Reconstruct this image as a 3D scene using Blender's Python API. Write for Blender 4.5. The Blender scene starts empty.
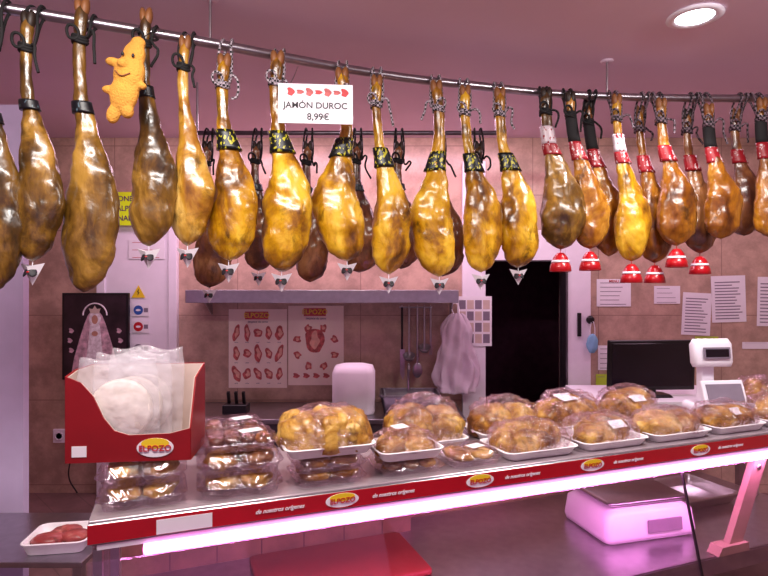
import bpy, bmesh, math, random
from mathutils import Vector, Matrix, noise
random.seed(7)
S = bpy.context.scene
S.view_settings.view_transform = 'Standard'
COL = S.collection

# ------------------------------------------------------------ helpers
def lin(c):
    return tuple(((v/255)/12.92 if v/255 <= .04045 else ((v/255+.055)/1.055)**2.4) for v in c)+(1,)

def newmat(name):
    m = bpy.data.materials.new(name); m.use_nodes = True
    return m, m.node_tree.nodes, m.node_tree.links, m.node_tree.nodes['Principled BSDF']

def mat(name, c, rough=.5, metal=0, var=.12, scale=12, bump=0, bscale=40, coat=0, emit=None, es=0, spec=.5, alpha=1):
    m, n, l, p = newmat(name)
    tc = n.new('ShaderNodeTexCoord')
    nz = n.new('ShaderNodeTexNoise'); nz.inputs['Scale'].default_value = scale; nz.inputs['Detail'].default_value = 4
    l.new(tc.outputs['Object'], nz.inputs['Vector'])
    cr = n.new('ShaderNodeValToRGB')
    b = lin(c)
    cr.color_ramp.elements[0].position = .3; cr.color_ramp.elements[1].position = .7
    cr.color_ramp.elements[0].color = tuple(x*(1-var) for x in b[:3])+(1,)
    cr.color_ramp.elements[1].color = tuple(min(1, x*(1+var)) for x in b[:3])+(1,)
    l.new(nz.outputs['Fac'], cr.inputs[0]); l.new(cr.outputs[0], p.inputs['Base Color'])
    p.inputs['Roughness'].default_value = rough; p.inputs['Metallic'].default_value = metal
    p.inputs['Coat Weight'].default_value = coat; p.inputs['Specular IOR Level'].default_value = spec
    p.inputs['Alpha'].default_value = alpha
    if bump:
        bz = n.new('ShaderNodeTexNoise'); bz.inputs['Scale'].default_value = bscale; bz.inputs['Detail'].default_value = 5
        l.new(tc.outputs['Object'], bz.inputs['Vector'])
        bp = n.new('ShaderNodeBump'); bp.inputs['Strength'].default_value = bump; bp.inputs['Distance'].default_value = .01
        l.new(bz.outputs['Fac'], bp.inputs['Height']); l.new(bp.outputs[0], p.inputs['Normal'])
    if emit:
        p.inputs['Emission Color'].default_value = lin(emit); p.inputs['Emission Strength'].default_value = es
    return m

def organic(name, stops, scale, scale2, rough, bump=.3, bscale=30, coat=.2, dark=(60, 30, 12), darkamt=.6, stretch=(1, 1, 1), d0=.54, d1=.66):
    """mottled food / skin surface"""
    m, n, l, p = newmat(name)
    tc = n.new('ShaderNodeTexCoord'); oi = n.new('ShaderNodeObjectInfo')
    mp = n.new('ShaderNodeMapping'); mp.inputs['Scale'].default_value = stretch
    ad = n.new('ShaderNodeVectorMath'); ad.operation = 'ADD'
    mu = n.new('ShaderNodeMath'); mu.operation = 'MULTIPLY'; mu.inputs[1].default_value = 37
    l.new(oi.outputs['Random'], mu.inputs[0]); l.new(tc.outputs['Object'], mp.inputs['Vector'])
    l.new(mp.outputs[0], ad.inputs[0]); l.new(mu.outputs[0], ad.inputs[1])
    a = n.new('ShaderNodeTexNoise'); a.inputs['Scale'].default_value = scale; a.inputs['Detail'].default_value = 7; a.inputs['Roughness'].default_value = .62
    a.inputs['Distortion'].default_value = .5
    b = n.new('ShaderNodeTexNoise'); b.inputs['Scale'].default_value = scale2; b.inputs['Detail'].default_value = 8; b.inputs['Roughness'].default_value = .7
    b.inputs['Distortion'].default_value = .8
    l.new(ad.outputs[0], a.inputs['Vector']); l.new(ad.outputs[0], b.inputs['Vector'])
    r = n.new('ShaderNodeValToRGB'); cr = r.color_ramp
    while len(cr.elements) < len(stops): cr.elements.new(.5)
    for e, (pos, c) in zip(cr.elements, stops): e.position = pos; e.color = lin(c)
    l.new(a.outputs['Fac'], r.inputs[0])
    r2 = n.new('ShaderNodeValToRGB'); r2.color_ramp.elements[0].position = d0; r2.color_ramp.elements[1].position = d1
    r2.color_ramp.elements[0].color = (0, 0, 0, 1); r2.color_ramp.elements[1].color = (darkamt,)*3+(1,)
    l.new(b.outputs['Fac'], r2.inputs[0])
    mx = n.new('ShaderNodeMixRGB'); mx.inputs[2].default_value = lin(dark)
    l.new(r2.outputs[0], mx.inputs[0]); l.new(r.outputs[0], mx.inputs[1]); l.new(mx.outputs[0], p.inputs['Base Color'])
    p.inputs['Roughness'].default_value = rough; p.inputs['Coat Weight'].default_value = coat; p.inputs['Coat Roughness'].default_value = .18
    bz = n.new('ShaderNodeTexNoise'); bz.inputs['Scale'].default_value = bscale; bz.inputs['Detail'].default_value = 6
    bz.inputs['Distortion'].default_value = .6
    l.new(ad.outputs[0], bz.inputs['Vector'])
    bp = n.new('ShaderNodeBump'); bp.inputs['Strength'].default_value = bump; bp.inputs['Distance'].default_value = .015
    l.new(bz.outputs['Fac'], bp.inputs['Height']); l.new(bp.outputs[0], p.inputs['Normal'])
    return m

def filmmat(name, tint=(255, 240, 250), base=.08, peak=.55, rough=.12, bscale=18, bs=.7):
    m = bpy.data.materials.new(name); m.use_nodes = True
    n = m.node_tree.nodes; l = m.node_tree.links
    for x in list(n): n.remove(x)
    o = n.new('ShaderNodeOutputMaterial'); mix = n.new('ShaderNodeMixShader')
    t = n.new('ShaderNodeBsdfTransparent'); g = n.new('ShaderNodeBsdfGlossy'); g.inputs['Roughness'].default_value = rough
    t.inputs[0].default_value = (.97, .95, .97, 1); g.inputs[0].default_value = lin(tint)
    lw = n.new('ShaderNodeLayerWeight'); lw.inputs[0].default_value = .35
    mr = n.new('ShaderNodeMapRange'); mr.inputs['To Min'].default_value = base; mr.inputs['To Max'].default_value = peak
    tc = n.new('ShaderNodeTexCoord'); nz = n.new('ShaderNodeTexNoise'); nz.inputs['Scale'].default_value = bscale; nz.inputs['Detail'].default_value = 3
    nz.inputs['Distortion'].default_value = 1.6
    bp = n.new('ShaderNodeBump'); bp.inputs['Strength'].default_value = bs; bp.inputs['Distance'].default_value = .03
    l.new(tc.outputs['Object'], nz.inputs['Vector']); l.new(nz.outputs['Fac'], bp.inputs['Height'])
    l.new(bp.outputs[0], g.inputs['Normal']); l.new(bp.outputs[0], lw.inputs['Normal'])
    l.new(lw.outputs['Facing'], mr.inputs['Value']); l.new(mr.outputs[0], mix.inputs[0])
    l.new(t.outputs[0], mix.inputs[1]); l.new(g.outputs[0], mix.inputs[2]); l.new(mix.outputs[0], o.inputs[0])
    return m

def tilemat(name, c, grout, w, h, rough, off=.5):
    m, n, l, p = newmat(name)
    tc = n.new('ShaderNodeTexCoord'); sx = n.new('ShaderNodeSeparateXYZ'); cx = n.new('ShaderNodeCombineXYZ')
    ad = n.new('ShaderNodeMath'); ad.operation = 'ADD'
    l.new(tc.outputs['Object'], sx.inputs[0]); l.new(sx.outputs[0], ad.inputs[0]); l.new(sx.outputs[1], ad.inputs[1])
    l.new(ad.outputs[0], cx.inputs[0]); l.new(sx.outputs[2], cx.inputs[1])
    b = n.new('ShaderNodeTexBrick'); b.offset = off
    b.inputs['Scale'].default_value = 1; b.inputs['Brick Width'].default_value = w; b.inputs['Row Height'].default_value = h
    b.inputs['Mortar Size'].default_value = .003; b.inputs['Mortar Smooth'].default_value = .3
    nz = n.new('ShaderNodeTexNoise'); nz.inputs['Scale'].default_value = 6; nz.inputs['Detail'].default_value = 10; nz.inputs['Roughness'].default_value = .7
    l.new(tc.outputs['Object'], nz.inputs['Vector'])
    r = n.new('ShaderNodeValToRGB'); k = lin(c)
    r.color_ramp.elements[0].color = tuple(x*.76 for x in k[:3])+(1,); r.color_ramp.elements[1].color = tuple(min(1, x*1.18) for x in k[:3])+(1,)
    r.color_ramp.elements[0].position = .38; r.color_ramp.elements[1].position = .62
    l.new(nz.outputs['Fac'], r.inputs[0])
    l.new(cx.outputs[0], b.inputs['Vector']); l.new(r.outputs[0], b.inputs['Color1']); l.new(r.outputs[0], b.inputs['Color2'])
    b.inputs['Mortar'].default_value = lin(grout); l.new(b.outputs[0], p.inputs['Base Color'])
    p.inputs['Roughness'].default_value = rough
    return m

def empty(name, loc=(0, 0, 0), rz=0.0):
    o = bpy.data.objects.new(name, None); COL.objects.link(o); o.location = loc; o.rotation_euler = (0, 0, rz)
    o.empty_display_size = .05
    return o

def mk(name, bm, mats, parent=None, loc=(0, 0, 0), rot=(0, 0, 0), smooth=False):
    me = bpy.data.meshes.new(name)
    bmesh.ops.recalc_face_normals(bm, faces=bm.faces[:])
    if smooth:
        for f in bm.faces: f.smooth = True
    bm.to_mesh(me); bm.free()
    o = bpy.data.objects.new(name, me); COL.objects.link(o)
    for m in (mats if isinstance(mats, (list, tuple)) else [mats]): me.materials.append(m)
    o.location = loc; o.rotation_euler = rot
    if parent: o.parent = parent
    return o

def box(name, size, loc, m, parent=None, rot=(0, 0, 0), bev=0.0):
    bm = bmesh.new(); bmesh.ops.create_cube(bm, size=1)
    bmesh.ops.scale(bm, vec=size, verts=bm.verts)
    if bev: bmesh.ops.bevel(bm, geom=bm.edges[:], offset=bev, segments=3, affect='EDGES', profile=.6)
    return mk(name, bm, m, parent, loc, rot)

def span(name, x0, x1, y0, y1, z0, z1, m, parent=None, bev=0.0):
    return box(name, (x1-x0, y1-y0, z1-z0), ((x0+x1)/2, (y0+y1)/2, (z0+z1)/2), m, parent, bev=bev)

def lathe(name, prof, m, parent=None, loc=(0, 0, 0), rot=(0, 0, 0), seg=28, sy=1.0):
    bm = bmesh.new(); rings = []
    for r, z in prof:
        rings.append([bm.verts.new((r*math.cos(2*math.pi*i/seg), sy*r*math.sin(2*math.pi*i/seg), z)) for i in range(seg)])
    for a, b in zip(rings, rings[1:]):
        for i in range(seg): bm.faces.new((a[i], a[(i+1) % seg], b[(i+1) % seg], b[i]))
    if prof[0][0] > 1e-5: bm.faces.new(rings[0])
    if prof[-1][0] > 1e-5: bm.faces.new(rings[-1])
    bmesh.ops.remove_doubles(bm, verts=bm.verts, dist=1e-6)
    return mk(name, bm, m, parent, loc, rot, True)

def poly(name, pts, th, m, parent=None, loc=(0, 0, 0), rot=(0, 0, 0)):
    """pts in XZ plane, thickness in y"""
    bm = bmesh.new()
    a = [bm.verts.new((x, -th/2, z)) for x, z in pts]; b = [bm.verts.new((x, th/2, z)) for x, z in pts]
    bm.faces.new(a); bm.faces.new(b[::-1]); k = len(pts)
    for i in range(k): bm.faces.new((a[i], a[(i+1) % k], b[(i+1) % k], b[i]))
    return mk(name, bm, m, parent, loc, rot)

def ell(name, rx, rz, m, parent, loc, th=.001, rot=(0, 0, 0), wob=0.0):
    k = 26
    return poly(name, [(rx*(1+wob*math.sin(3*a+rx*90)+wob*.6*math.sin(5*a+2))*math.cos(a), rz*(1+wob*math.sin(2*a+1+rz*70))*math.sin(a)) for a in [2*math.pi*i/k for i in range(k)]], th, m, parent, loc, rot)

def tube(name, pts, r, m, parent=None, loc=(0, 0, 0), cyclic=False, smooth=True):
    cu = bpy.data.curves.new(name, 'CURVE'); cu.dimensions = '3D'; cu.bevel_depth = r; cu.bevel_resolution = 3; cu.use_fill_caps = True
    sp = cu.splines.new('BEZIER' if smooth else 'POLY')
    if smooth:
        sp.bezier_points.add(len(pts)-1)
        for b, p in zip(sp.bezier_points, pts):
            b.co = p; b.handle_left_type = b.handle_right_type = 'AUTO'
        cu.resolution_u = 6
    else:
        sp.points.add(len(pts)-1)
        for b, p in zip(sp.points, pts): b.co = (*p, 1)
    sp.use_cyclic_u = cyclic
    cu.materials.append(m)
    o = bpy.data.objects.new(name, cu); COL.objects.link(o); o.location = loc
    if parent: o.parent = parent
    return o

def text(name, body, size, m, parent, loc, rot=(math.pi/2, 0, 0), ext=.0006, shear=0.0):
    cu = bpy.data.curves.new(name, 'FONT'); cu.body = body; cu.size = size; cu.extrude = ext
    cu.align_x = 'CENTER'; cu.align_y = 'CENTER'; cu.shear = shear; cu.offset = size*.012
    cu.materials.append(m)
    o = bpy.data.objects.new(name, cu); COL.objects.link(o); o.location = loc; o.rotation_euler = rot
    if parent: o.parent = parent
    return o

def blob(name, rad, m, parent=None, loc=(0, 0, 0), rot=(0, 0, 0), amp=.06, freq=2.0, flat=-.6, sub=4, power=1.0, fold=0.0, groove=0.0):
    bm = bmesh.new(); bmesh.ops.create_icosphere(bm, subdivisions=sub, radius=1)
    sd = Vector((random.random()*50, random.random()*50, 3))
    for v in bm.verts:
        c = v.co.copy()
        if power != 1.0:
            c = Vector([math.copysign(abs(q)**power, q) for q in c])
        d = 1+amp*noise.fractal(v.co*freq+sd, 1.0, 2.0, 3)
        if fold: d += fold*(1-abs(noise.noise(v.co*freq*1.7+sd*1.3))*2.5)
        if groove and v.co.z > -.2: d -= groove*max(0, math.cos(v.co.x*9+v.co.y*2.5))**4
        c *= d
        if c.z < flat: c.z = flat
        v.co = Vector((c.x*rad[0], c.y*rad[1], c.z*rad[2]))
    return mk(name, bm, m, parent, loc, rot, True)

def rr(w, d, r, z, n=5):
    pts = []
    for cx, cy, a0 in ((w/2-r, d/2-r, 0), (-w/2+r, d/2-r, 90), (-w/2+r, -d/2+r, 180), (w/2-r, -d/2+r, 270)):
        for i in range(n+1):
            a = math.radians(a0+90*i/n); pts.append((cx+r*math.cos(a), cy+r*math.sin(a), z))
    return pts

def loft(name, rings, m, parent=None, loc=(0, 0, 0), rot=(0, 0, 0), cap0=True, cap1=True, smooth=True):
    bm = bmesh.new(); R = [[bm.verts.new(p) for p in r] for r in rings]; k = len(R[0])
    for a, b in zip(R, R[1:]):
        for i in range(k): bm.faces.new((a[i], a[(i+1) % k], b[(i+1) % k], b[i]))
    if cap0: bm.faces.new(R[0][::-1])
    if cap1: bm.faces.new(R[-1])
    return mk(name, bm, m, parent, loc, rot, smooth)

def tray(name, w, d, h, m, parent, loc=(0, 0, 0), rz=0):
    rg = [rr(w*.8, d*.78, .02, 0), rr(w*.84, d*.82, .022, .002), rr(w*.97, d*.97, .03, h*.9), rr(w, d, .03, h*.92), rr(w, d, .03, h),
          rr(w*.94, d*.93, .026, h), rr(w*.93, d*.92, .025, h*.94), rr(w*.82, d*.79, .02, .006)]
    return loft(name, rg, m, parent, loc, (0, 0, rz))

# ------------------------------------------------------------ materials
M = {}
M['wall'] = tilemat('wall_tile', (190, 158, 142), (146, 116, 106), .9, .62, .26, 0)
M['ceil'] = mat('ceiling_paint', (228, 202, 220), .55, var=.03, scale=2)
M['floor'] = tilemat('floor_tile', (120, 90, 90), (70, 50, 50), .3, .3, .3, 0)
M['panel'] = tilemat('case_tile', (128, 96, 76), (84, 60, 50), .16, .1, .35)
M['white'] = mat('white_paint', (240, 232, 244), .4, var=.03)
M['foam'] = mat('foam_tray', (244, 238, 242), .45, var=.03, bump=.1, bscale=120)
M['deck'] = mat('deck_surface', (168, 152, 160), .22, .3, var=.06)
M['paper'] = mat('paper', (240, 234, 242), .6, var=.03)
M['lav'] = mat('lavender_panel', (212, 194, 230), .4, var=.04)
M['steel'] = mat('brushed_steel', (176, 172, 178), .28, 1, var=.08, scale=30)
M['steeld'] = mat('steel_dark', (110, 104, 112), .35, .9, var=.15, scale=20)
M['black'] = mat('black_plastic', (18, 15, 18), .35, var=.2)
M['blackc'] = mat('black_cloth', (22, 20, 22), .8, var=.3)
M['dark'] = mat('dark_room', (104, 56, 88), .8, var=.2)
M['screen'] = mat('screen_dark', (24, 18, 28), .12, var=.1)
M['red'] = mat('red_card', (140, 10, 18), .4, var=.1)
M['redp'] = mat('red_plastic', (190, 16, 28), .3, var=.06, coat=.4)
M['redstrip'] = mat('red_strip', (176, 16, 34), .25, var=.08, coat=.3)
M['redb'] = mat('cutting_board_red', (128, 32, 28), .6, var=.12, bump=.1)
M['card'] = mat('cardboard', (206, 184, 174), .8, var=.08)
M['yellow'] = mat('yellow_sign', (222, 250, 30), .5, var=.03)
M['logoy'] = mat('logo_yellow', (240, 206, 40), .4, var=.03)
M['purple'] = mat('ink_purple', (84, 30, 96), .6)
M['ink'] = mat('ink_black', (26, 22, 30), .6)
M['inkg'] = mat('ink_grey', (130, 116, 134), .7)
M['meat'] = organic('meat_red', [(.3, (120, 34, 36)), (.55, (170, 74, 70)), (.7, (206, 140, 126))], 9, 20, .4, .2)
M['meatp'] = mat('print_meat', (190, 92, 92), .6, var=.5, scale=34)
M['plush'] = mat('plush_yellow', (214, 150, 58), .85, var=.15, bump=.6, bscale=160)
M['blue'] = mat('mask_blue', (130, 180, 214), .7)
M['grn'] = mat('label_green', (190, 214, 60), .6)
M['bluei'] = mat('icon_blue', (40, 84, 170), .6)
M['beige'] = mat('bracket_paint', (160, 128, 116), .35, .3)
M['hoof'] = mat('hoof', (40, 28, 20), .5, var=.4)
M['hooft'] = mat('hoof_tan', (128, 80, 42), .5, var=.3)
M['film'] = filmmat('plastic_film', base=.04, peak=.62, rough=.06, bscale=26, bs=1.0)
M['clam'] = filmmat('clear_plastic', base=.05, peak=.5, rough=.08, bscale=12)
M['glass'] = filmmat('case_glass', (255, 220, 245), .04, .28, .03, .2)
M['bagf'] = mat('crinkled_bag', (236, 228, 236), .14, var=.05, bump=1.0, bscale=26, alpha=.26, coat=.8)

gold = [(.34, (84, 46, 6)), (.43, (146, 94, 8)), (.52, (198, 144, 16)), (.63, (234, 188, 54))]
olive = [(.34, (40, 28, 12)), (.44, (78, 52, 18)), (.54, (120, 84, 28)), (.64, (166, 124, 52))]
orange = [(.34, (72, 34, 8)), (.43, (120, 66, 12)), (.53, (158, 98, 20)), (.64, (196, 140, 48))]
pale = [(.34, (98, 56, 20)), (.43, (148, 96, 26)), (.53, (186, 136, 42)), (.64, (222, 182, 98))]
rose = [(.36, (68, 34, 24)), (.45, (102, 58, 34)), (.54, (132, 82, 42)), (.65, (172, 122, 74))]
HM = {k: organic('ham_skin_'+k, s, 7, 8, .28, .5, 16, .5, (46, 24, 8), .8, (1, 1, .6)) for k, s in
      dict(gold=gold, olive=olive, orange=orange, pale=pale, rose=rose).items()}
crust = organic('bread_crust', [(.34, (84, 44, 12)), (.44, (138, 84, 24)), (.54, (180, 126, 42)), (.66, (220, 176, 92))], 11, 16, .35, .4, 40, .3, (72, 34, 12), .65, (1, 1, 1), .50, .62)
crustl = organic('bread_light', [(.34, (118, 70, 22)), (.44, (170, 118, 40)), (.55, (206, 160, 74)), (.66, (230, 200, 134))], 10, 20, .4, .35, 40, .25, (92, 48, 18), .55, (1, 1, 1), .52, .64)
choc = organic('pastry_dark', [(.36, (44, 20, 12)), (.5, (96, 48, 24)), (.64, (160, 100, 52))], 12, 20, .35, .35, 40, .25)

def checker(name, c1, c2, scale):
    m, n, l, p = newmat(name)
    tc = n.new('ShaderNodeTexCoord'); ck = n.new('ShaderNodeTexChecker'); ck.inputs['Scale'].default_value = scale
    ck.inputs[1].default_value = lin(c1); ck.inputs[2].default_value = lin(c2)
    l.new(tc.outputs['Object'], ck.inputs[0]); l.new(ck.outputs[0], p.inputs['Base Color']); p.inputs['Roughness'].default_value = .8
    return m
M['ropebw'] = checker('rope_black_white', (20, 18, 20), (180, 166, 176), 110)
M['ropebr'] = checker('rope_black_red', (24, 18, 20), (130, 110, 120), 90)
M['ropeblack'] = mat('rope_black', (20, 18, 20), .8, var=.3)

def bandmat(name, base, c2, scale, thr):
    m, n, l, p = newmat(name)
    tc = n.new('ShaderNodeTexCoord'); v = n.new('ShaderNodeTexNoise'); v.inputs['Scale'].default_value = scale; v.inputs['Detail'].default_value = 1
    mp = n.new('ShaderNodeMapping'); mp.inputs['Scale'].default_value = (1, 1, .6)
    l.new(tc.outputs['Object'], mp.inputs[0]); l.new(mp.outputs[0], v.inputs['Vector'])
    r = n.new('ShaderNodeValToRGB'); r.color_ramp.interpolation = 'CONSTANT'
    r.color_ramp.elements[0].color = lin(base); r.color_ramp.elements[1].color = lin(c2); r.color_ramp.elements[1].position = thr
    l.new(v.outputs['Fac'], r.inputs[0]); l.new(r.outputs[0], p.inputs['Base Color']); p.inputs['Roughness'].default_value = .35
    return m
M['bandg'] = bandmat('band_black_gold', (10, 16, 18), (186, 180, 40), 95, .6)
M['bandk'] = bandmat('band_black', (16, 16, 22), (80, 100, 110), 90, .66)
M['bandr'] = bandmat('band_red', (150, 22, 32), (206, 185, 185), 80, .62)
M['bandw'] = bandmat('band_white', (206, 190, 196), (150, 40, 50), 80, .62)

# ------------------------------------------------------------ room shell
WY = 4.06; CZ = 2.6
bw = empty('wall_back')
span('wall_left_part', -3.0, .737, WY, WY+.12, 0, CZ, M['wall'], bw)
span('wall_over_door', .737, 1.32, WY, WY+.12, 1.76, CZ, M['wall'], bw)
span('wall_right_part', 1.32, 3.5, WY, WY+.12, 0, CZ, M['wall'], bw)
span('wall_left', -3.0, -2.9, -2.5, WY, 0, CZ, M['wall'])
span('wall_right', 3.3, 3.4, -2.5, WY, 0, CZ, M['wall'])
span('floor', -3.0, 3.5, -2.5, 6.2, -.1, 0, M['floor'])
span('ceiling', -3.0, 3.5, -2.5, 6.2, CZ, CZ+.1, M['ceil'])
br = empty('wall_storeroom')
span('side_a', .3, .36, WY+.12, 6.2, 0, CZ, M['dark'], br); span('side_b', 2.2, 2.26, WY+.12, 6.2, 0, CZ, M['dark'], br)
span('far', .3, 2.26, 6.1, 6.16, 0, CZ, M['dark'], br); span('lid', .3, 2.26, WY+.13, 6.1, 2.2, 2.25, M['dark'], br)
fr = empty('door_frame')
span('jamb_l', .57, .737, WY-.04, WY+.12, 0, 2.42, M['white'], fr, .006)
span('jamb_r', 1.32, 1.50, WY-.04, WY+.12, 0, 1.92, M['white'], fr, .006)
span('lintel', .737, 1.32, WY-.04, WY+.12, 1.70, 1.92, M['white'], fr, .006)
span('jamb_edge', 1.315, 1.33, WY-.05, WY+.1, 0, 1.70, M['steeld'], fr)
span('lock', 1.40, 1.425, WY-.055, WY-.04, 1.15, 1.32, M['black'], fr)
dl = empty('door_1')
span('leaf', -2.02, -1.56, WY-.035, WY-.002, 0, 2.1, M['white'], dl, .004)
span('frame_r', -1.56, -1.50, WY-.05, WY-.002, 0, 2.16, M['white'], dl, .004)
span('frame_l', -2.08, -2.02, WY-.05, WY-.002, 0, 2.16, M['white'], dl, .004)
span('frame_top', -2.08, -1.5, WY-.05, WY-.002, 2.1, 2.16, M['white'], dl, .004)
lathe('handle', [(.0, 0), (.02, 0), (.02, .03), (0, .035)], M['steel'], dl, (-1.62, WY-.035, 1.0), (math.pi/2, 0, 0))
span('wall_partition', -2.6, -1.575, 2.42, 2.46, 0, 2.3, M['lav'])

# ------------------------------------------------------------ ceiling downlight
d = empty('ceiling_downlight', (1.255, 2.24, CZ))
lathe('ring', [(.07, -.001), (.104, -.001), (.106, -.006), (.078, -.012), (.072, -.006)], M['white'], d)
lathe('lens', [(0, -.007), (.071, -.007), (.071, -.003), (0, -.003)], mat('lamp_glow', (255, 250, 255), emit=(250, 250, 255), es=9), d)

# ------------------------------------------------------------ ham rail
RAIL = [(-1.9, 1.58), (-1.6, 1.70), (-1.27, 1.84), (-.76, 2.06), (0, 2.42), (.45, 2.56), (.85, 2.66), (1.3, 2.71), (1.87, 2.72), (2.7, 2.70)]
RZ = 2.43
def raily(x):
    for (a, b), (c, e) in zip(RAIL, RAIL[1:]):
        if a <= x <= c: return b+(e-b)*(x-a)/(c-a)
    return RAIL[-1][1]
rl = empty('hanging_rail')
tube('bar', [(x, y, RZ) for x, y in RAIL], .019, M['steel'], rl)
for x in (-1.45, -.66, 1.08, 2.2):
    tube('drop_rod', [(x, raily(x), RZ), (x, raily(x), CZ)], .005, M['steel'], rl, smooth=False)
    lathe('ceiling_plate', [(0, CZ-.006), (.03, CZ-.006), (.03, CZ), (0, CZ)], M['ceil'], rl, (x, raily(x), 0))
rl2 = empty('hanging_rail')
tube('bar', [(-1.02, 2.97, 2.33), (.62, 2.97, 2.33)], .012, M['steeld'], rl2, smooth=False)
for x in (-1.0, .6): tube('drop_rod', [(x, 2.97, 2.33), (x, 2.97, CZ)], .006, M['steel'], rl2, smooth=False)

PROF = [(0, .10), (.02, .22), (.05, .26), (.085, .23), (.11, .21), (.15, .25), (.2, .25), (.28, .26), (.34, .30), (.40, .37), (.46, .49), (.52, .64), (.58, .78), (.64, .88),
        (.71, .96), (.78, 1.0), (.85, .97), (.9, .88), (.945, .70), (.975, .47), (.992, .22), (1, .03)]
def prof(t):
    for (a, b), (c, e) in zip(PROF, PROF[1:]):
        if a <= t <= c:
            k = (t-a)/(c-a); return b+(e-b)*k
    return 0
def ham(x, y, zt, L, dx, w, skin, band, rope='ropebw', cup='w', side=1, hoof='hooft', thick=.7, rz=RZ, back=.055):
    e = empty('cured_ham', (x, y, zt), 0)
    h = w/2; seg = 36; N = 70; sd = Vector((random.random()*90, random.random()*90, random.random()*90))
    bulk = random.uniform(.10, .22); pos = random.uniform(.6, .7)
    def cen(t):
        s = max(0, (t-.35)/.65)
        return dx*t + side*h*.26*math.sin(s*math.pi) - side*h*.12*math.sin(min(1, t/.4)*math.pi)
    def ring(t, grow=0, a=0, nz=True):
        q = 2*math.pi*a/seg; r = prof(t)*h+grow
        cs, sn = math.cos(q), math.sin(q)
        k = 1.0
        if cs*side > 0: k += bulk*math.exp(-((t-pos)/.12)**2)*cs*side
        else: k -= .14*math.exp(-((t-.58)/.12)**2)*-cs*side
        th = thick+.25*max(0, 1-t/.45)
        p = Vector((cen(t)+r*cs*k, r*sn*th, -t*L))
        if nz and t > .02:
            am = h*.13*min(1, t*2)
            p += Vector((cs, sn, 0))*am*noise.fractal(Vector((p.x*12, p.y*12, p.z*9))+sd, .9, 2, 4)
            wr = abs(noise.noise(Vector((p.x*22, p.y*22, p.z*7))+sd*1.7))
            p -= Vector((cs, sn, 0))*h*.06*max(0, .25-wr)*4*min(1, t*1.5)
        return p
    bm = bmesh.new(); R = []
    for i in range(N):
        t = i/(N-1); t = t**.95
        R.append([bm.verts.new(ring(t, 0, a)) for a in range(seg)])
    for a, b in zip(R, R[1:]):
        for i in range(seg): bm.faces.new((a[i], a[(i+1) % seg], b[(i+1) % seg], b[i]))
    bm.faces.new(R[0]); bm.faces.new(R[-1])
    mk('ham_body', bm, HM[skin], e, smooth=True)
    for sx in (-1, 1):
        blob('toe', (h*.12+.004, h*.15+.004, .034), M[hoof], e, (sx*h*.12, 0, -.008), (0, sx*.12, 0), amp=.05, flat=-1, sub=3)
    blob('dewclaw', (.009, .009, .016), M[hoof], e, (-side*h*.22, .0, -.085), (0, .3*side, 0), flat=-1, sub=2)
    if band:
        bnds = {'g': [(.35, .45, 'bandg')], 'k': [(.34, .38, 'bandk')], 'r': [(.22, .33, 'bandw'), (.33, .40, 'bandr')], 'kr': [(.30, .42, 'bandr'), (.10, .30, 'blackc')],
                'rr': [(.30, .41, 'bandr')], 'dk': [(.31, .36, 'bandk')]}[band]
        for t0, t1, mm in bnds:
            bm = bmesh.new(); RR = []
            for i in range(7):
                t = t0+(t1-t0)*i/6
                RR.append([bm.verts.new(ring(t, .007, a, False)) for a in range(seg)])
            RR.insert(0, [bm.verts.new(ring(t0, -.004, a, False)) for a in range(seg)])
            RR.append([bm.verts.new(ring(t1, -.004, a, False)) for a in range(seg)])
            for a, b in zip(RR, RR[1:]):
                for i in range(seg): bm.faces.new((a[i], a[(i+1) % seg], b[(i+1) % seg], b[i]))
            mk('band', bm, M[mm], e, smooth=True)
    rzr = rz-zt; dy = back
    an = -.115*L; ra = prof(.115)*h+.004
    for k in range(3):
        zz = an-.009*k
        tube('rope_wrap', [(cen(.115)+ra*math.cos(q), ra*.95*math.sin(q), zz+.004*math.sin(q*2)) for q in [2*math.pi*i/10 for i in range(10)]], .0052, M[rope], e, cyclic=True)
    for sx in (-1, 1):
        tube('rope_strand', [(sx*ra*.9, 0, an), (sx*.026, dy*.1, an+.05), (sx*.020, dy*.35, rzr-.01), (sx*.016, dy, rzr+.023), (sx*.014, dy+math.copysign(.022, dy), rzr), (sx*.014, dy, rzr-.024), (sx*ra*.7, .012, an+.01)], .005, M[rope], e)
    rs = random.Random(int((x+9)*997))
    tube('rope_tail', [(side*ra, -.01, an)]+[(side*(ra+.008+.014*rs.random()*k), -.016-.005*k, an+.02*rs.uniform(-1, 1.6)-.010*k*k) for k in range(1, 4)], .005, M[rope], e)
    tube('rope_loop', [(0, -ra, an), (-side*.022, -ra-.01, an+.03), (-side*.036, -ra-.005, an+.005), (-side*.016, -ra-.004, an-.015)], .005, M[rope], e, cyclic=True)
    bx = cen(1.0)
    if cup == 'w':
        tube('cup_pin', [(bx, 0, -L+.02), (bx, 0, -L-.025)], .0016, M['paper'], e, smooth=False)
        hw = .041
        bm = bmesh.new()
        V = [bm.verts.new(p) for p in ((bx-hw, 0, -L-.006), (bx, -.03, -L-.018), (bx+hw, 0, -L-.006), (bx, .03, -L-.018), (bx, 0, -L-.080))]
        for i in range(4): bm.faces.new((V[i], V[(i+1) % 4], V[4]))
        mk('drip_cup', bm, M['paper'], e)
        for sx in (-1, 1):
            blob('cup_label', (.014, .003, .018), M['ink'], e, (bx+sx*.011, -.0175, -L-.036), (-.42, 0, sx*.65), amp=0, flat=-1, sub=2)
        blob('cup_label_dot', (.006, .003, .004), M['redp'], e, (bx, -.0235, -L-.036), (-.45, 0, 0), amp=0, flat=-1, sub=2)
    elif cup == 'r':
        tube('cup_pin', [(bx, 0, -L+.02), (bx, 0, -L-.03)], .0018, M['redp'], e, smooth=False)
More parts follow.
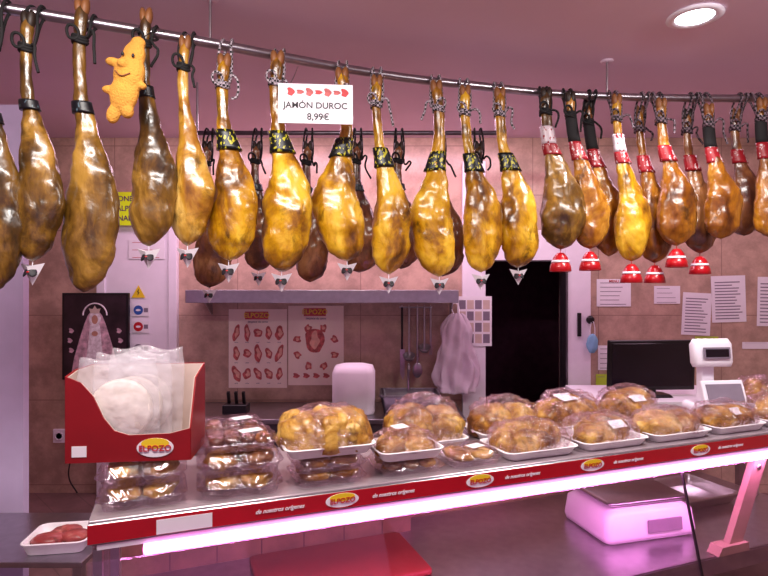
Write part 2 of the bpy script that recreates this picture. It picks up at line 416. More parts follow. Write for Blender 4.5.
        lathe('drip_cup', [(0, -.008), (.016, -.010), (.032, -.03), (.040, -.056), (.046, -.070), (.050, -.096), (.044, -.098), (.034, -.06), (0, -.055)], M['redp'], e, (bx, 0, -L-.004))
        lathe('cup_label', [(.0385, -.046), (.0405, -.052), (.042, -.056)], M['paper'], e, (bx, 0, -L-.002))
    return e

H = [
 (-1.263, 2.36, 1.49, -1.256, .15, 'olive', 'k', 'ropeblack', 'n', 1, 'hoof'),
 (-1.172, 2.39, 1.588, -1.158, .156, 'olive', 'k', 'ropeblack', 'w', 1, 'hoof'),
 (-1.028, 2.465, 1.486, -1.020, .175, 'olive', 'k', 'ropeblack', 'n', 1, 'hooft'),
 (-.844, 2.47, 1.646, -.835, .152, 'olive', 'dk', 'ropeblack', 'w', 1, 'hooft'),
 (-.725, 2.397, 1.653, -.716, .145, 'pale', None, 'ropeblack', 'w', 1, 'hooft'),
 (-.599, 2.356, 1.60, -.583, .180, 'gold', 'g', 'ropebw', 'w', 1, 'hooft'),
 (-.416, 2.404, 1.564, -.40, .195, 'gold', 'g', 'ropebw', 'w', 1, 'hooft'),
 (-.173, 2.385, 1.61, -.152, .200, 'gold', 'g', 'ropebw', 'w', -1, 'hooft'),
 (-.030, 2.38, 1.556, .020, .172, 'gold', 'g', 'ropebw', 'w', 1, 'hooft'),
 (.230, 2.39, 1.55, .243, .190, 'gold', 'g', 'ropebw', 'w', -1, 'hooft'),
 (.362, 2.383, 1.569, .432, .172, 'gold', 'g', 'ropebw', 'w', 1, 'hooft'),
 (.527, 2.391, 1.593, .611, .184, 'gold', 'g', 'ropebw', 'w', 1, 'hooft'),
 (.754, 2.41, 1.677, .821, .20, 'olive', 'r', 'ropeblack', 'r', 1, 'hoof'),
 (.895, 2.40, 1.683, .99, .165, 'orange', 'kr', 'ropeblack', 'r', 1, 'hoof'),
 (.983, 2.406, 1.654, 1.085, .17, 'orange', 'kr', 'ropeblack', 'n', 1, 'hoof'),
 (1.129, 2.398, 1.626, 1.200, .165, 'gold', 'r', 'ropebr', 'r', 1, 'hooft'),
 (1.246, 2.384, 1.626, 1.320, .175, 'orange', 'rr', 'ropebr', 'r', 1, 'hooft'),
 (1.355, 2.385, 1.70, 1.43, .185, 'orange', 'rr', 'ropebr', 'r', 1, 'hooft'),
 (1.483, 2.372, 1.67, 1.545, .175, 'rose', 'rr', 'ropebr', 'r', 1, 'hoof'),
 (1.59, 2.36, 1.733, 1.65, .17, 'orange', 'kr', 'ropebr', 'n', 1, 'hooft'),
 (1.722, 2.375, 1.76, 1.765, .17, 'rose', 'rr', 'ropebr', 'n', 1, 'hooft'),
 (1.853, 2.39, 1.743, 1.887, .17, 'orange', 'kr', 'ropebr', 'n', 1, 'hooft')]
for i, (x, zt, zb, bx, w, sk, bd, rp, cp, sd, hf) in enumerate(H):
    yo = -.055; th = .68; xx = x
    if i > 12:
        yo = -.060 if i % 2 else .055; th = .56
        f = (raily(x)+yo)/raily(x); xx = x*f; bx = bx*f
    ham(xx, raily(x)+yo, zt, zt-zb, bx-xx, w, sk, bd, rp, cp, sd, hf, th, RZ, -yo)
for x, zb, w, sk in ((-.93, 1.50, .2, 'rose'), (-.67, 1.59, .17, 'rose'), (-.40, 1.53, .18, 'rose'), (-.14, 1.58, .19, 'rose'), (.08, 1.60, .18, 'rose'), (.30, 1.56, .19, 'rose'), (.5, 1.62, .18, 'olive')):
    ham(x, 2.92, 2.25, 2.25-zb, .01, w, sk, 'dk', 'ropeblack', 'w' if x < -.5 else 'n', 1, 'hoof', .7, 2.33, .05)

# ------------------------------------------------------------ plush ham mascot
pe = empty('plush_toy', (-.862, 1.855, 2.185)); pe.rotation_euler = (0, .2, -.1); pe.scale = (1.08, 1.0, 1.1)
bm = bmesh.new()
for c, r in (((0, 0, -.03), (.046, .030, .065)), ((.004, 0, .03), (.05, .034, .06)), ((.008, 0, .085), (.036, .026, .045)), ((.014, 0, .125), (.024, .018, .02)),
             ((-.052, -.006, .055), (.026, .016, .014)), ((-.045, -.004, -.03), (.028, .016, .014)), ((.05, 0, .0), (.018, .014, .012)), ((-.02, -.004, -.10), (.022, .018, .03)), ((.024, -.004, -.085), (.02, .018, .022)), ((-.004, -.034, .05), (.018, .014, .013))):
    bmesh.ops.create_icosphere(bm, subdivisions=3, radius=1, matrix=Matrix.Translation(c) @ Matrix.Diagonal((*r, 1)))
o = mk('body', bm, M['plush'], pe, smooth=True)
rm = o.modifiers.new('r', 'REMESH'); rm.mode = 'VOXEL'; rm.voxel_size = .004; rm.use_smooth_shade = True
sm = o.modifiers.new('s', 'SMOOTH'); sm.iterations = 8
for sx in (-.012, .022): blob('eye', (.0045, .004, .006), M['ink'], pe, (sx, -.029, .078), amp=0, flat=-1, sub=2)
tube('smile', [(-.024, -.033, .024), (0, -.036, .012), (.026, -.033, .024)], .002, M['hooft'], pe)
tube('string', [(.012, 0, .13), (.01, .06, .18), (.01, .145, .222)], .0015, M['ropeblack'], pe)

# ------------------------------------------------------------ price sign
sg = empty('price_sign', (-.262, 2.125, 2.205), .06); sg.rotation_euler = (-.06, .0, .08)
box('card', (.285, .004, .155), (0, 0, 0), M['paper'], sg, bev=.001)
text('title', 'JAMÓN DUROC', .034, M['ink'], sg, (0, -.003, -.008))
text('price', '8,99€', .036, M['ink'], sg, (.01, -.003, -.052))
for k, xx in enumerate((-.095, -.06, -.025, .01, .045, .08, .11)):
    ell('print', .013, .010 if k % 2 else .018, M['meatp'] if k % 3 else M['redp'], sg, (xx, -.003, .045), wob=.2)
for xx in (-.1, .12): tube('clip_wire', [(xx, 0, .07), (xx*.9, .08, .14), (xx*.8, .17, .225)], .0015, M['steel'], sg)

# ------------------------------------------------------------ display counter (own axis, turned 20.6 deg)
A = math.atan2(.352, .936); O = Vector((-.586, 1.35, 0))
def cl(u, v, z=0): return (O.x+u*.936-v*.352, O.y+u*.352+v*.936, z)
DZ = .948
ct = empty('display_counter', (O.x, O.y, 0), A)
def cspan(n, u0, u1, v0, v1, z0, z1, m, bev=0): return span(n, u0, u1, v0, v1, z0, z1, m, ct, bev)
cspan('deck', -.12, 2.75, .002, .46, DZ-.022, DZ, M['deck'], .004)
cspan('front_profile', -.12, 2.75, -.008, .03, .893, DZ-.004, M['steel'], .004)
cspan('red_strip', -.12, 2.75, -.011, -.0085, .898, DZ-.006, M['redstrip'])
cspan('light_channel', -.1, 2.7, -.008, .05, .881, .893, M['white'])
# rounded tube lamp that stands slightly proud of the profile
cspan('light_tube', 0, 2.35, -.020, .018, .854, .881, mat('tube_glow', (255, 180, 240), emit=(255, 128, 228), es=4.6), .010)
cspan('work_top', -.1, 2.75, .02, .75, .48, .50, M['steel'], .003)
cspan('back_panel', .98, 2.75, .75, .78, .0, .84, M['panel'])
cspan('back_panel_near', -.1, .98, .63, .66, .5, .84, M['panel'])
cspan('base_cabinet', -.1, 2.75, -.1, .74, 0, .30, M['steeld'])
cspan('inner_shelf_edge', -.1, 2.75, .02, .03, .44, .50, M['steeld'])
for u in (-.10, 2.7):
    cspan('end_frame', u-.012, u+.012, .40, .44, 0, DZ-.02, M['steel'])
    cspan('end_frame_front', u-.01, u+.01, .0, .03, .3, .88, M['steel'])
cspan('end_glass', -.115, -.110, .03, .45, .3, .92, M['glass'])
poly('front_glass', [(-.12, 0), (2.7, 0), (2.7, -.56), (-.12, -.56)], .006, M['glass'], ct, (0, -.004, .853), (math.radians(-14), 0, 0))
poly('glass_joint', [(1.745, 0), (1.750, 0), (1.750, -.56), (1.745, -.56)], .009, M['black'], ct, (0, -.005, .853), (math.radians(-14), 0, 0))
for k, u in enumerate((.50, .93, 1.35, 1.83, 2.3)):
    ell('logo_plate', .047, .019, M['paper'], ct, (u, -.0125, .921)); ell('logo_arc', .036, .011, M['logoy'], ct, (u, -.0135, .929))
    text('logo_text', 'ELPOZO', .019, M['redp'], ct, (u, -.0145, .920), shear=.1)
    text('strip_text', 'de nuestros orígenes', .015, M['paper'], ct, (u+.15, -.0125, .920), shear=.4)
text('strip_text', 'de nuestros orígenes', .015, M['paper'], ct, (.33, -.0125, .920), shear=.4)
poly('price_rail_label', [(.03, .90), (.16, .90), (.16, .935), (.03, .935)], .001, M['paper'], ct, (0, -.0125, 0))
bk = empty('counter_bracket', (1.475, 2.17, .868))
poly('arm', [(-.035, 0), (.03, 0), (-.13, -.36), (-.20, -.36)], .025, M['beige'], bk, rot=(0, 0, .36))
poly('foot', [(-.24, -.335), (-.10, -.335), (-.10, -.366), (-.26, -.366)], .05, M['beige'], bk, rot=(0, 0, .36))
lathe('bolt', [(0, 0), (.01, 0), (.01, .006), (0, .006)], M['steel'], bk, (-.025, -.022, -.06), (math.pi/2, 0, .36))

cb = empty('cutting_board', cl(.62, .44, .501), A)
loft('board', [rr(.58, .32, .02, 0), rr(.59, .33, .02, .004), rr(.59, .33, .02, .016), rr(.58, .32, .02, .02)], M['redb'], cb)
e = empty('weighing_scale', cl(1.86, .36, .505), A-.1)
loft('body', [rr(.42, .30, .03, 0), rr(.43, .31, .03, .02), rr(.41, .29, .03, .10), rr(.33, .25, .03, .125)], M['white'], e)
loft('plate', [rr(.36, .26, .03, .135), rr(.37, .27, .03, .139), rr(.37, .27, .03, .148), rr(.36, .26, .03, .15)], M['steel'], e)
lathe('post', [(.03, .12), (.03, .136)], M['black'], e)
box('keypad', (.16, .008, .05), (.05, -.157, .055), M['inkg'], e, (-.08, 0, 0), .003)
for k in range(4): lathe('foot', [(0, -.004), (.015, -.004), (.015, .004), (0, .004)], M['black'], e, ((-1)**k*.16, (1 if k < 2 else -1)*.11, 0))
mt = empty('steel_tray', cl(2.36, .50, .501), A)
tray('tray', .36, .3, .05, M['steel'], mt)

# ------------------------------------------------------------ bakery products
def loaf_tray(u, v, z, w, d, loaves, name='bread_tray', rz=0, th=.03, filmh=.12, pw=.75, label=None):
    e = empty(name, cl(u, v, z), A+rz)
    tray('tray', w, d, th, M['foam'], e)
    for (x, y, rx, ry, rzz, h, mm) in loaves:
        blob('bread', (rx, ry, h), mm, e, (x, y, .008+h*.55), (0, random.uniform(-.06, .06), rzz), amp=.15, freq=1.6, flat=-.55, groove=.10)
    blob('film_wrap', (w*.47, d*.47, filmh), M['film'], e, (0, 0, .024), (0, 0, 0), amp=.12, freq=2.4, flat=0, sub=5, power=pw, fold=.07)
    if label: box('price_label', (.07, .002, .035), (label[0], label[1], label[2]), M['paper'], e, (-1.0, 0, .1))
    return e

def clamshell(u, v, z, w, d, h, content, rz=0, name='pastry_container', n=(3, 2)):
    e = empty(name, cl(u, v, z), A+rz)
    rg = [rr(w*.86, d*.84, .02, .001), rr(w*.93, d*.92, .025, h*.45), rr(w, d, .03, h*.5), rr(w, d, .03, h*.55), rr(w*.93, d*.92, .025, h*.58), rr(w*.86, d*.84, .02, h*.95), rr(w*.8, d*.78, .02, h)]
    loft('shell', rg, M['clam'], e)
    loft('rim', [rr(w, d, .03, h*.5), rr(w+.004, d+.004, .032, h*.52), rr(w, d, .03, h*.55)], M['clam'], e, cap0=False, cap1=False)
    for i in range(n[0]):
        for j in range(n[1]):
            x = (i-(n[0]-1)/2)*w*.8/n[0]; y = (j-(n[1]-1)/2)*d*.78/n[1]
            blob('pastry', (w*.42/n[0], d*.40/n[1], h*.42), content, e, (x, y, .008+h*.40), (0, 0, random.uniform(-.2, .2)), amp=.2, freq=2, flat=-.85, sub=3, groove=.1)
    box('label', (w*.3, d*.25, .0008), (w*.15, 0, h+.0006), M['paper'], e, (0, 0, .3))
    return e

for k in range(2): clamshell(-.005, .115, DZ+.002+.056*k, .21, .19, .054, crustl, rz=.02-.04*k, n=(2, 1))
for k in range(2): clamshell(.238, .10, DZ+.002+.058*k, .22, .18, .056, crust if k else crustl, rz=-.04+.03*k, n=(2, 1))
clamshell(.238, .10, DZ+.002+.118, .20, .15, .038, choc, rz=-.04, n=(4, 2))
for k in range(2): clamshell(.24, .335, DZ+.002+.07*k, .2, .16, .068, choc, rz=.05)
clamshell(-.01, .33, DZ+.002, .18, .15, .1, crustl, rz=.0)
for k in range(2): clamshell(.485, .105, DZ+.002+.037*k, .205, .18, .035, crust, rz=.0, n=(2, 2))
loaf_tray(.486, .12, DZ+.079, .265, .205, [(-.065, .0, .075, .095, .25, .072, crustl), (.0, -.015, .075, .095, .1, .08, crustl), (.065, -.01, .07, .09, -.15, .072, crust), (0, .05, .09, .05, 0, .06, crust)], rz=-.03, filmh=.10)
clamshell(.733, .105, DZ+.002, .21, .18, .035, crust, rz=0)
e = loaf_tray(.733, .11, DZ+.042, .21, .175, [(-.05, -.02, .055, .04, .5, .034, crustl), (.03, -.03, .055, .033, -.4, .034, crust), (-.01, .04, .06, .035, 0, .036, crust), (.055, .03, .045, .035, 1, .034, crustl)], rz=-.02, filmh=.052)
box('price_label', (.05, .035, .0008), (-.01, .01, .082), M['paper'], e, (.1, 0, .3))
loaf_tray(.90, .33, DZ, .28, .20, [(-.05, 0, .10, .085, .1, .088, crust), (.06, -.01, .085, .08, -.2, .082, crustl)], name='bagged_bread', filmh=.145)
clamshell(.945, .09, DZ+.002, .18, .15, .045, crust, rz=.0, n=(2, 1))
loaf_tray(1.19, .115, DZ, .285, .195, [(-.085, .01, .06, .05, .7, .052, crust), (-.01, -.03, .085, .045, -.4, .048, crust), (.075, .02, .075, .05, .3, .054, crust), (-.01, .05, .085, .04, .1, .056, crustl)], filmh=.082)
loaf_tray(1.23, .335, DZ, .275, .19, [(-.05, 0, .095, .08, .1, .074, crust), (.06, 0, .085, .08, -.1, .07, crustl)], filmh=.115)
loaf_tray(1.495, .115, DZ, .285, .195, [(-.03, -.02, .115, .06, .25, .046, crust), (.04, .03, .105, .06, -.2, .054, crust)], filmh=.08, label=(.03, -.05, .075))
e = loaf_tray(1.53, .335, DZ, .275, .19, [(-.02, 0, .125, .085, .1, .078, crust), (.08, 0, .06, .07, 0, .066, crust)], filmh=.12)
box('price_label', (.09, .06, .0008), (-.03, -.03, .128), M['paper'], e, (.25, 0, .2))
loaf_tray(1.80, .115, DZ, .285, .195, [(-.04, .0, .11, .08, .2, .054, crustl), (.075, 0, .065, .07, -.3, .05, crust)], filmh=.08)
loaf_tray(1.83, .335, DZ, .275, .19, [(0, 0, .13, .085, -.1, .082, crust)], filmh=.12, label=(0, -.06, .105))
loaf_tray(2.10, .115, DZ, .27, .195, [(-.045, .0, .09, .075, .2, .054, crust), (.06, 0, .075, .075, -.3, .052, crust)], filmh=.08, label=(.02, -.05, .075))
loaf_tray(2.39, .10, DZ, .27, .18, [(0, .0, .12, .075, .2, .066, crust)], filmh=.095)
loaf_tray(2.61, .34, DZ, .2, .17, [(0, .0, .08, .07, .2, .08, crust)], filmh=.12)

rb = empty('cardboard_box', (-.648, 1.470, DZ+.117), .10)
W2 = .150; Dp = .08
cut = [(-W2, 0), (W2, 0), (W2, .08), (.10, .068), (-.0, .066), (-.035, .078), (-.06, .11), (-.085, .165), (-.115, .20), (-W2, .215)]
poly('front_panel', cut, .004, M['red'], rb, (0, -Dp, 0))
poly('front_lining', [(x*.985, z*.985+.001) for x, z in cut], .002, M['card'], rb, (0, -Dp+.0035, 0))
poly('back_panel', [(-W2, 0), (W2, 0), (W2, .225), (-W2, .225)], .004, M['red'], rb, (0, Dp, 0))
poly('back_lining', [(-W2+.003, 0), (W2-.003, 0), (W2-.003, .223), (-W2+.003, .223)], .002, M['card'], rb, (0, Dp-.0035, 0))
for s in (-1, 1):
    pts = [(-Dp, 0), (Dp, 0), (Dp, .225), (-Dp*.3, .225 if s < 0 else .20), (-Dp, .215 if s < 0 else .08)]
    poly('side_panel', pts, .004, M['red'], rb, (s*W2, 0, 0), (0, 0, math.pi/2))
    poly('side_lining', [(a*.97, b*.985+.001) for a, b in pts], .002, M['card'], rb, (s*(W2-.0035), 0, 0), (0, 0, math.pi/2))
span('bottom', -W2, W2, -Dp, Dp, 0, .003, M['card'], rb)
ell('logo_plate', .045, .024, M['paper'], rb, (.065, -Dp-.003, .034)); ell('logo_arc', .034, .013, M['logoy'], rb, (.065, -Dp-.004, .045))
text('logo_text', 'ELPOZO', .021, M['redp'], rb, (.065, -Dp-.005, .032))
poly('warning_icon', [(-.135, .015), (-.10, .015), (-.10, .042), (-.135, .042)], .001, M['paper'], rb, (0, -Dp-.0025, 0))
tort = mat('flatbread_pale', (226, 212, 204), .7, var=.14, scale=40, bump=.2)
for k in range(3):
    yy = -.05+.045*k
    lathe('flatbread', [(0, -.008), (.072, -.008), (.080, 0), (.072, .008), (0, .008)], tort, rb, (-.03+.012*k, yy, .122), (math.pi/2-.1, 0, .02))
    bm = bmesh.new(); nx, nz_ = 34, 44; G = {}
    for s in (-1, 1):
        for i in range(nx+1):
            for j in range(nz_+1):
                X = (i/nx-.5)*.20; Z = (j/nz_)*.245+.012
                edge = min(1, 5*min(i, nx-i)/nx, 5*min(j, nz_-j)/nz_)
                puff = .015*math.sqrt(max(0, edge))
                q = noise.noise(Vector((X*26+k*9, Z*26, s*3)))*.006+abs(noise.noise(Vector((X*45, Z*30+k*7, s*5))))*.006
                G[s, i, j] = bm.verts.new((X*(1-.08*abs(math.sin(Z*30))*(Z > .2)), s*(puff+q*edge), Z+.006*math.sin(X*50+k)*(j == nz_)))
    for s in (-1, 1):
        for i in range(nx):
            for j in range(nz_): bm.faces.new((G[s, i, j], G[s, i+1, j], G[s, i+1, j+1], G[s, i, j+1]))
    mk('film_bag', bm, M['bagf'], rb, (-.03+.014*k, yy-.002, .0+.008*k), (-.05, .04*k-.05, .02), True)

tb = empty('prep_table', (-1.36, 2.05, 0))
span('top', -.42, .33, -.16, .26, .545, .565, M['steel'], tb, .004)
for sx in (-.40, .31):
    for sy in (-.14, .23): span('leg', sx-.015, sx+.015, sy-.015, sy+.015, 0, .545, M['steel'], tb)
span('shelf', -.4, .31, -.15, .24, .2, .215, M['steeld'], tb)
me_ = empty('meat_tray', (-1.17, 2.02, .566), .15)
tray('tray', .22, .19, .045, M['foam'], me_)
for x, y in ((-.04, -.02), (.04, 0), (0, .04)): blob('meat', (.055, .042, .022), M['meat'], me_, (x, y, .030), amp=.15, flat=-.7, sub=3)

# ------------------------------------------------------------ scale on the deck
sc = empty('weighing_scale', cl(2.33, .335, DZ), .12)
loft('base', [rr(.21, .17, .02, 0), rr(.21, .17, .02, .03), rr(.19, .15, .02, .04)], M['white'], sc)
box('keyboard', (.20, .02, .11), (.01, -.045, .09), M['white'], sc, (-.35, 0, 0), .006)
box('key_field', (.17, .004, .08), (.01, -.058, .092), M['inkg'], sc, (-.35, 0, 0), .002)
box('printed_label', (.12, .003, .03), (.01, -.064, .075), M['redp'], sc, (-.35, 0, 0))
box('neck', (.06, .04, .22), (-.02, .03, .15), M['white'], sc, bev=.006)
loft('head', [rr(.17, .05, .02, 0, 4), rr(.185, .06, .022, .02, 4), rr(.185, .06, .022, .10, 4), rr(.16, .045, .02, .125, 4)], M['white'], sc, (-.01, .0, .20), (-.1, 0, 0))
box('lcd', (.13, .004, .05), (-.01, -.033, .265), M['inkg'], sc, (-.1, 0, 0), .002)
box('lcd_glass', (.11, .004, .034), (-.01, -.0355, .265), M['screen'], sc, (-.1, 0, 0), .001)

dk = empty('desk', (1.65, 3.55, 0))
span('top', -.4, .5, -.28, .28, .80, .83, M['white'], dk, .004)
for sx in (-.37, .47):
    for sy in (-.25, .25): span('leg', sx-.02, sx+.02, sy-.02, sy+.02, 0, .8, M['steeld'], dk)
mo = empty('computer_monitor', (1.66, 3.45, .832), .06)
box('bezel', (.55, .035, .31), (0, 0, .19), M['black'], mo, (.04, 0, 0), .008)
box('screen', (.51, .004, .27), (0, -.018, .19), M['screen'], mo, (.04, 0, 0), .002)
box('neck', (.06, .03, .07), (0, .01, .04), M['black'], mo)
loft('foot', [rr(.22, .16, .03, 0), rr(.2, .14, .03, .012)], M['black'], mo)

# ------------------------------------------------------------ back wall furniture
bc = empty('back_counter')
span('cabinet', -1.45, .50, 3.52, 4.03, 0, .64, M['steeld'], bc, .004)
span('top', -1.47, .52, 3.50, 4.04, .64, .67, M['steel'], bc, .004)
hd = empty('steel_shelf')
span('plate', -1.33, .50, 3.72, 4.03, 1.465, 1.485, M['steel'], hd, .003)
span('front_lip', -1.33, .50, 3.71, 3.73, 1.40, 1.487, M['steel'], hd, .004)
for x in (-1.25, .48): poly('bracket', [(0, 0), (.28, .16), (0, .16)], .01, M['steel'], hd, (x, 4.03, 1.305), (0, 0, -math.pi/2))
wr = empty('water_dispenser', (-.20, 3.70, .671))
loft('tank', [rr(.26, .2, .05, 0), rr(.28, .22, .05, .02), rr(.28, .22, .05, .27), rr(.25, .19, .05, .31), rr(.15, .1, .04, .325)], M['paper'], wr)
sb = empty('sink_basin', (.17, 3.74, .671))
tray('basin', .40, .30, .13, M['steeld'], sb)
tube('tap', [(0, .14, .1), (0, .14, .25), (0, .08, .3), (0, .02, .27)], .009, M['steel'], sb)
kb = empty('knife_block', (-.98, 3.68, .671))
box('block', (.16, .1, .06), (0, 0, .031), M['black'], kb, bev=.006)
for k in range(3): box('handle', (.02, .02, .09), (-.05+.05*k, 0, .10), M['black'], kb, (.3, 0, 0), .004)
ut = empty('hanging_utensils', (-.01, 4.01, 0))
tube('bar', [(.12, 0, 1.36), (.36, 0, 1.36)], .006, M['steel'], ut, smooth=False)
for x, L, k in ((.14, .30, 'knife'), (.19, .34, 'ladle'), (.25, .42, 'spoon'), (.30, .28, 'ladle'), (.345, .25, 'fork')):
    tube('handle', [(x, -.02, 1.36), (x, -.025, 1.36-L)], .008, M['steel'] if k != 'knife' else M['black'], ut, smooth=False)
    tube('hook', [(x, -.02, 1.36), (x, -.01, 1.375), (x, .006, 1.366)], .003, M['steel'], ut)
    if k == 'ladle': lathe('bowl', [(0, -.04), (.034, -.03), (.044, 0), (.040, 0), (.028, -.027), (0, -.036)], M['steel'], ut, (x, -.05, 1.36-L), (.5, 0, 0))
    elif k == 'spoon': blob('bowl', (.036, .006, .055), M['steel'], ut, (x, -.027, 1.33-L), amp=0, flat=-1, sub=3)
    elif k == 'fork':
        for q in (-.008, 0, .008): tube('tine', [(x, -.025, 1.36-L), (x+q, -.025, 1.33-L), (x+q, -.025, 1.27-L)], .0025, M['steel'], ut)
    else: poly('blade', [(-.015, 0), (.02, 0), (.018, -.18), (.005, -.22), (-.015, -.17)], .003, M['steel'], ut, (x, -.025, 1.36-L))
pb = empty('plastic_bag', (.515, 3.93, 1.03))
bm = bmesh.new(); R = []
for i in range(50):
    t = i/49; z = .29-.56*t; w = .035+.12*min(1, t*1.5)**.6+.014*math.sin(t*11)
    if t > .93: w *= .9
    ring_ = []
    for k in range(72):
        q = 2*math.pi*k/72
        n1 = noise.noise(Vector((math.cos(q)*2.6, math.sin(q)*2.6, t*5)))*.3
        ring_.append(bm.verts.new((w*math.cos(q)*(1+n1*.7), (.02+.04*t)*math.sin(q)*(1+1.6*n1+.28*math.sin(9*q+t*5)), z+.03*n1)))
    R.append(ring_)
for a, b in zip(R, R[1:]):
    for i in range(72): bm.faces.new((a[i], a[(i+1) % 72], b[(i+1) % 72], b[i]))
bm.faces.new(R[-1]); mk('bag', bm, mat('bag_plastic', (240, 224, 240), .25, var=.08, bump=1.0, bscale=14, alpha=.8, coat=.4), pb, smooth=True)
tube('handle', [(-.02, 0, .28), (-.03, .04, .34), (.0, .06, .36), (.02, 0, .28)], .004, M['paper'], pb)

def poster(x0, x1, z0, z1, seed):
    w, h = x1-x0, z1-z0
    e = empty('poster', ((x0+x1)/2, WY-.004, (z0+z1)/2))
    box('sheet', (w, .003, h), (0, 0, 0), mat('poster_paper', (250, 232, 222), .35, var=.03), e)
    box('header', (w*.4, .002, h*.10), (-w*.02, -.002, h*.42), M['redp'], e); text('title', 'ELPOZO', h*.085, M['logoy'], e, (-w*.02, -.0045, h*.42))
    text('subtitle', 'despiece de carne', h*.035, M['inkg'], e, (0, -.003, h*.34))
    r = random.Random(seed)
    fat = mat('print_fat', (232, 176, 160), .6, var=.2, scale=30)
    if seed == 1:
        for i in range(5):
            for j in range(3):
                x = (i-2)*w*.185; z = h*(.2-.26*j); a_ = w*r.uniform(.05, .075); b_ = h*r.uniform(.055, .11); ro = r.uniform(-.5, .5)
                ell('meat_cut', a_, b_, M['meatp'], e, (x, -.003, z), rot=(0, ro, 0), wob=.12)
                ell('fat_cap', a_*.5, b_*.6, fat, e, (x+a_*.2, -.0042, z), rot=(0, ro, 0), wob=.25)
                text('caption', 'corte', h*.02, M['inkg'], e, (x, -.003, z-h*.12))
    else:
        ell('carcass_half', w*.17, h*.17, M['meatp'], e, (-w*.02, -.003, h*.06), wob=.12); ell('carcass_fat', w*.08, h*.1, fat, e, (-w*.02, -.0045, h*.07), wob=.2)
        for i in range(8):
            a = i/8*2*math.pi+.4
            ell('meat_cut', w*.065, h*.045, M['meatp'], e, (w*.36*math.cos(a), -.003, h*(-.02+.26*math.sin(a))), rot=(0, a, 0), wob=.2)
            ell('fat_cap', w*.03, h*.025, fat, e, (w*.36*math.cos(a), -.0042, h*(-.02+.26*math.sin(a))), wob=.2)
        for i in range(5): ell('meat_cut', w*.055, h*.035, M['meatp'], e, ((i-2)*w*.18, -.003, -h*.38), wob=.2)
poster(-1.135, -.71, .77, 1.345, 1)
poster(-.70, -.295, .79, 1.37, 2)

pi = empty('framed_picture', (-2.06, 3.97, 1.155))
box('frame', (.475, .025, .62), (0, 0, 0), M['black'], pi, bev=.004)
box('print', (.44, .003, .585), (0, -.014, 0), mat('print_dark', (40, 26, 34), .35, var=.7, scale=10), pi)
mantle = mat('print_mantle', (200, 164, 178), .5, var=.5, scale=26)
dress = mat('print_dress', (236, 222, 228), .5, var=.3, scale=40)
poly('mantle', [(-.17, -.28), (.17, -.28), (.15, -.16), (.11, -.02), (.075, .09), (.05, .15), (.03, .175), (-.03, .175), (-.05, .15), (-.075, .09), (-.11, -.02), (-.15, -.16)], .001, mantle, pi, (0, -.0165, 0))
poly('dress', [(-.085, -.28), (.085, -.28), (.05, -.08), (.035, .08), (-.035, .08), (-.05, -.08)], .001, dress, pi, (0, -.018, 0))
ell('veil', .042, .058, dress, pi, (0, -.0185, .125)); ell('face', .022, .032, mat('print_face', (190, 140, 120), .5), pi, (0, -.0195, .12))
ell('hands', .022, .018, mat('print_skin', (190, 140, 120), .5), pi, (0, -.0195, .02))
tube('halo', [(.085*math.cos(math.pi*k/12), -.0175, .15+.085*math.sin(math.pi*k/12)) for k in range(13)], .005, dress, pi)
poly('crown', [(-.03, 0), (.03, 0), (.042, .035), (.015, .03), (0, .055), (-.015, .03), (-.042, .035)], .001, M['card'], pi, (0, -.0198, .165))
for sx in (-1, 1):
    for k in range(3): ell('candle_flower', .016, .02, mantle, pi, (sx*(.17+.01*(k % 2)), -.0166, -.1+.07*k), wob=.2)

ys = empty('paper_sign', (-1.89, 3.985, 2.07))
box('sheet', (.32, .003, .24), (0, 0, 0), M['yellow'], ys)
for k, s in enumerate(('JAMONES', 'LA ALPUJ', 'GRANADA')): text('line', s, .052, M['purple'], ys, (0, -.003, .07-.07*k))
box('tape', (.05, .045, .01), (0, .022, .115), M['paper'], ys)
def sheet(name, x, z, w, h, m=None, lines=6, y=WY-.004, ry=0.0, inkm=None, title=None):
    e = empty(name, (x, y, z)); e.rotation_euler = (0, ry, 0)
    box('sheet', (w, .002, h), (0, 0, 0), m or M['paper'], e)
    r = random.Random(int(x*100))
    for k in range(lines):
        ww = w*r.uniform(.5, .8)
        box('text_line', (ww, .0012, h*.022), (-(w*.8-ww)/2, -.0015, h*(.36-.78*k/max(1, lines-1))), inkm or M['inkg'], e)
    if title: text('title', title, h*.13, M['redp'], e, (0, -.002, h*.42))
    return e
sheet('paper_notice', 1.68, 1.465, .25, .2, title='MENU', lines=6)
sheet('paper_notice', 2.07, 1.45, .19, .13, lines=4)
sheet('paper_notice', 2.285, 1.31, .21, .31, lines=12, ry=.05)
sheet('paper_notice', 2.52, 1.42, .25, .34, lines=13, ry=-.03)
sheet('paper_notice', 2.83, 1.40, .2, .36, lines=12, ry=.02)
sheet('paper_notice', 1.64, .99, .15, .18, lines=5); sheet('paper_notice', 1.60, .80, .1, .14, lines=2, m=M['grn'])
sheet('paper_notice', 2.36, 1.12, .17, .05, m=M['grn'], lines=2)
sheet('paper_notice', 2.72, 1.08, .2, .05, lines=1)
e = sheet('wall_calendar', .655, 1.26, .25, .36, lines=0, y=WY-.045)
for i in range(4):
    for j in range(4): box('month', (.048, .001, .065), (-.088+.058*i, -.0016, .12-.082*j), M['card'] if (i+j) % 2 else M['inkg'], e)
e = empty('warning_sign', (-1.78, WY-.04, 1.47))
poly('triangle', [(-.05, -.04), (.05, -.04), (0, .05)], .002, M['logoy'], e); poly('bolt', [(-.006, -.025), (.01, 0), (.0, 0), (.006, .028), (-.01, 0), (0, 0)], .001, M['ink'], e, (0, -.002, 0))
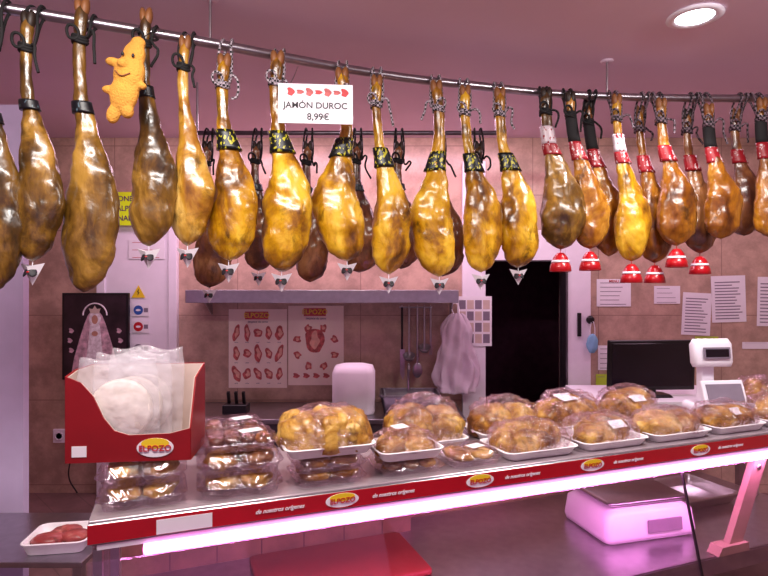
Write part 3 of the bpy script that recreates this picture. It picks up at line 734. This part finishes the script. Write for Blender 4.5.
for z, m in ((1.34, 'bluei'), (1.22, 'redp'), (1.06, 'inkg')):
    e = empty('safety_sign', (-1.76, WY-.04, z))
    box('plate', (.12, .002, .085), (0, 0, 0), M['paper'], e); ell('icon', .034, .034, M[m], e, (-.02, -.002, 0)); ell('icon_center', .018, .008, M['paper'], e, (-.02, -.0035, 0))
    box('caption', (.03, .001, .03), (.035, -.002, 0), M['inkg'], e)
sheet('paper_notice', -1.72, 1.78, .26, .14, lines=3, y=WY-.04, title='AVISO', inkm=M['redp'])
mk_ = empty('face_mask', (1.50, WY-.065, 1.10)); blob('mask', (.04, .014, .07), M['blue'], mk_, amp=.15, flat=-1, sub=3, fold=.05); tube('ear_loop', [(-.02, 0, .06), (-.01, 0, .13), (.0, 0, .16), (.015, 0, .13), (.02, 0, .06)], .0025, M['paper'], mk_)
blob('hook', (.03, .015, .03), M['black'], mk_, (-.01, .01, .17), flat=-1, sub=3)
so = empty('wall_socket', (-2.33, WY-.008, .42))
box('plate', (.17, .016, .10), (0, 0, 0), M['white'], so, bev=.004)
for s in (-.04, .04): lathe('outlet', [(0, 0), (.022, 0), (.026, .004), (.03, .004), (.03, 0)], M['paper'], so, (s, -.009, 0), (math.pi/2, 0, 0), seg=20)
tube('cable', [(.03, -.01, -.03), (.05, -.02, -.15), (.04, -.02, -.3), (.1, -.02, -.41)], .005, M['black'], so)

# ------------------------------------------------------------ lights
def area(name, loc, rot, sx, sy, e, c):
    L = bpy.data.lights.new(name, 'AREA'); L.shape = 'RECTANGLE'; L.size = sx; L.size_y = sy; L.energy = e; L.color = c
    o = bpy.data.objects.new(name, L); COL.objects.link(o); o.location = loc; o.rotation_euler = rot; return o
area('ceiling_light', (-.5, .9, 2.55), (math.radians(22), 0, 0), 1.3, .12, 44, (1, .93, .88))
area('ceiling_light', (1.5, 1.4, 2.55), (math.radians(20), 0, 0), .8, .12, 24, (1, .93, .90))
area('ceiling_light', (-.3, 3.45, 2.56), (math.radians(8), 0, 0), 2.6, .25, 36, (1, .64, .84))
area('ceiling_light', (2.1, 3.3, 2.56), (0, 0, 0), .8, .25, 10, (1, .64, .86))
area('counter_tube_light', cl(1.1, .0, .850), (0, 0, A), 2.3, .03, 20, (1, .34, .82))
sp = bpy.data.lights.new('downlight_spot', 'SPOT'); sp.energy = 45; sp.spot_size = 1.9; sp.color = (1, .95, .97); sp.shadow_soft_size = .06
o = bpy.data.objects.new('downlight_spot', sp); COL.objects.link(o); o.location = (1.255, 2.24, 2.57)
w = bpy.data.worlds.new('World'); S.world = w; w.use_nodes = True
w.node_tree.nodes['Background'].inputs[0].default_value = (1.0, .58, .92, 1); w.node_tree.nodes['Background'].inputs[1].default_value = .50

cam = bpy.data.cameras.new('Camera'); cam.lens = 26; cam.sensor_width = 36
co = bpy.data.objects.new('Camera', cam); COL.objects.link(co); co.location = (0, 0, 1.5); co.rotation_euler = (math.pi/2, 0, 0)
S.camera = co
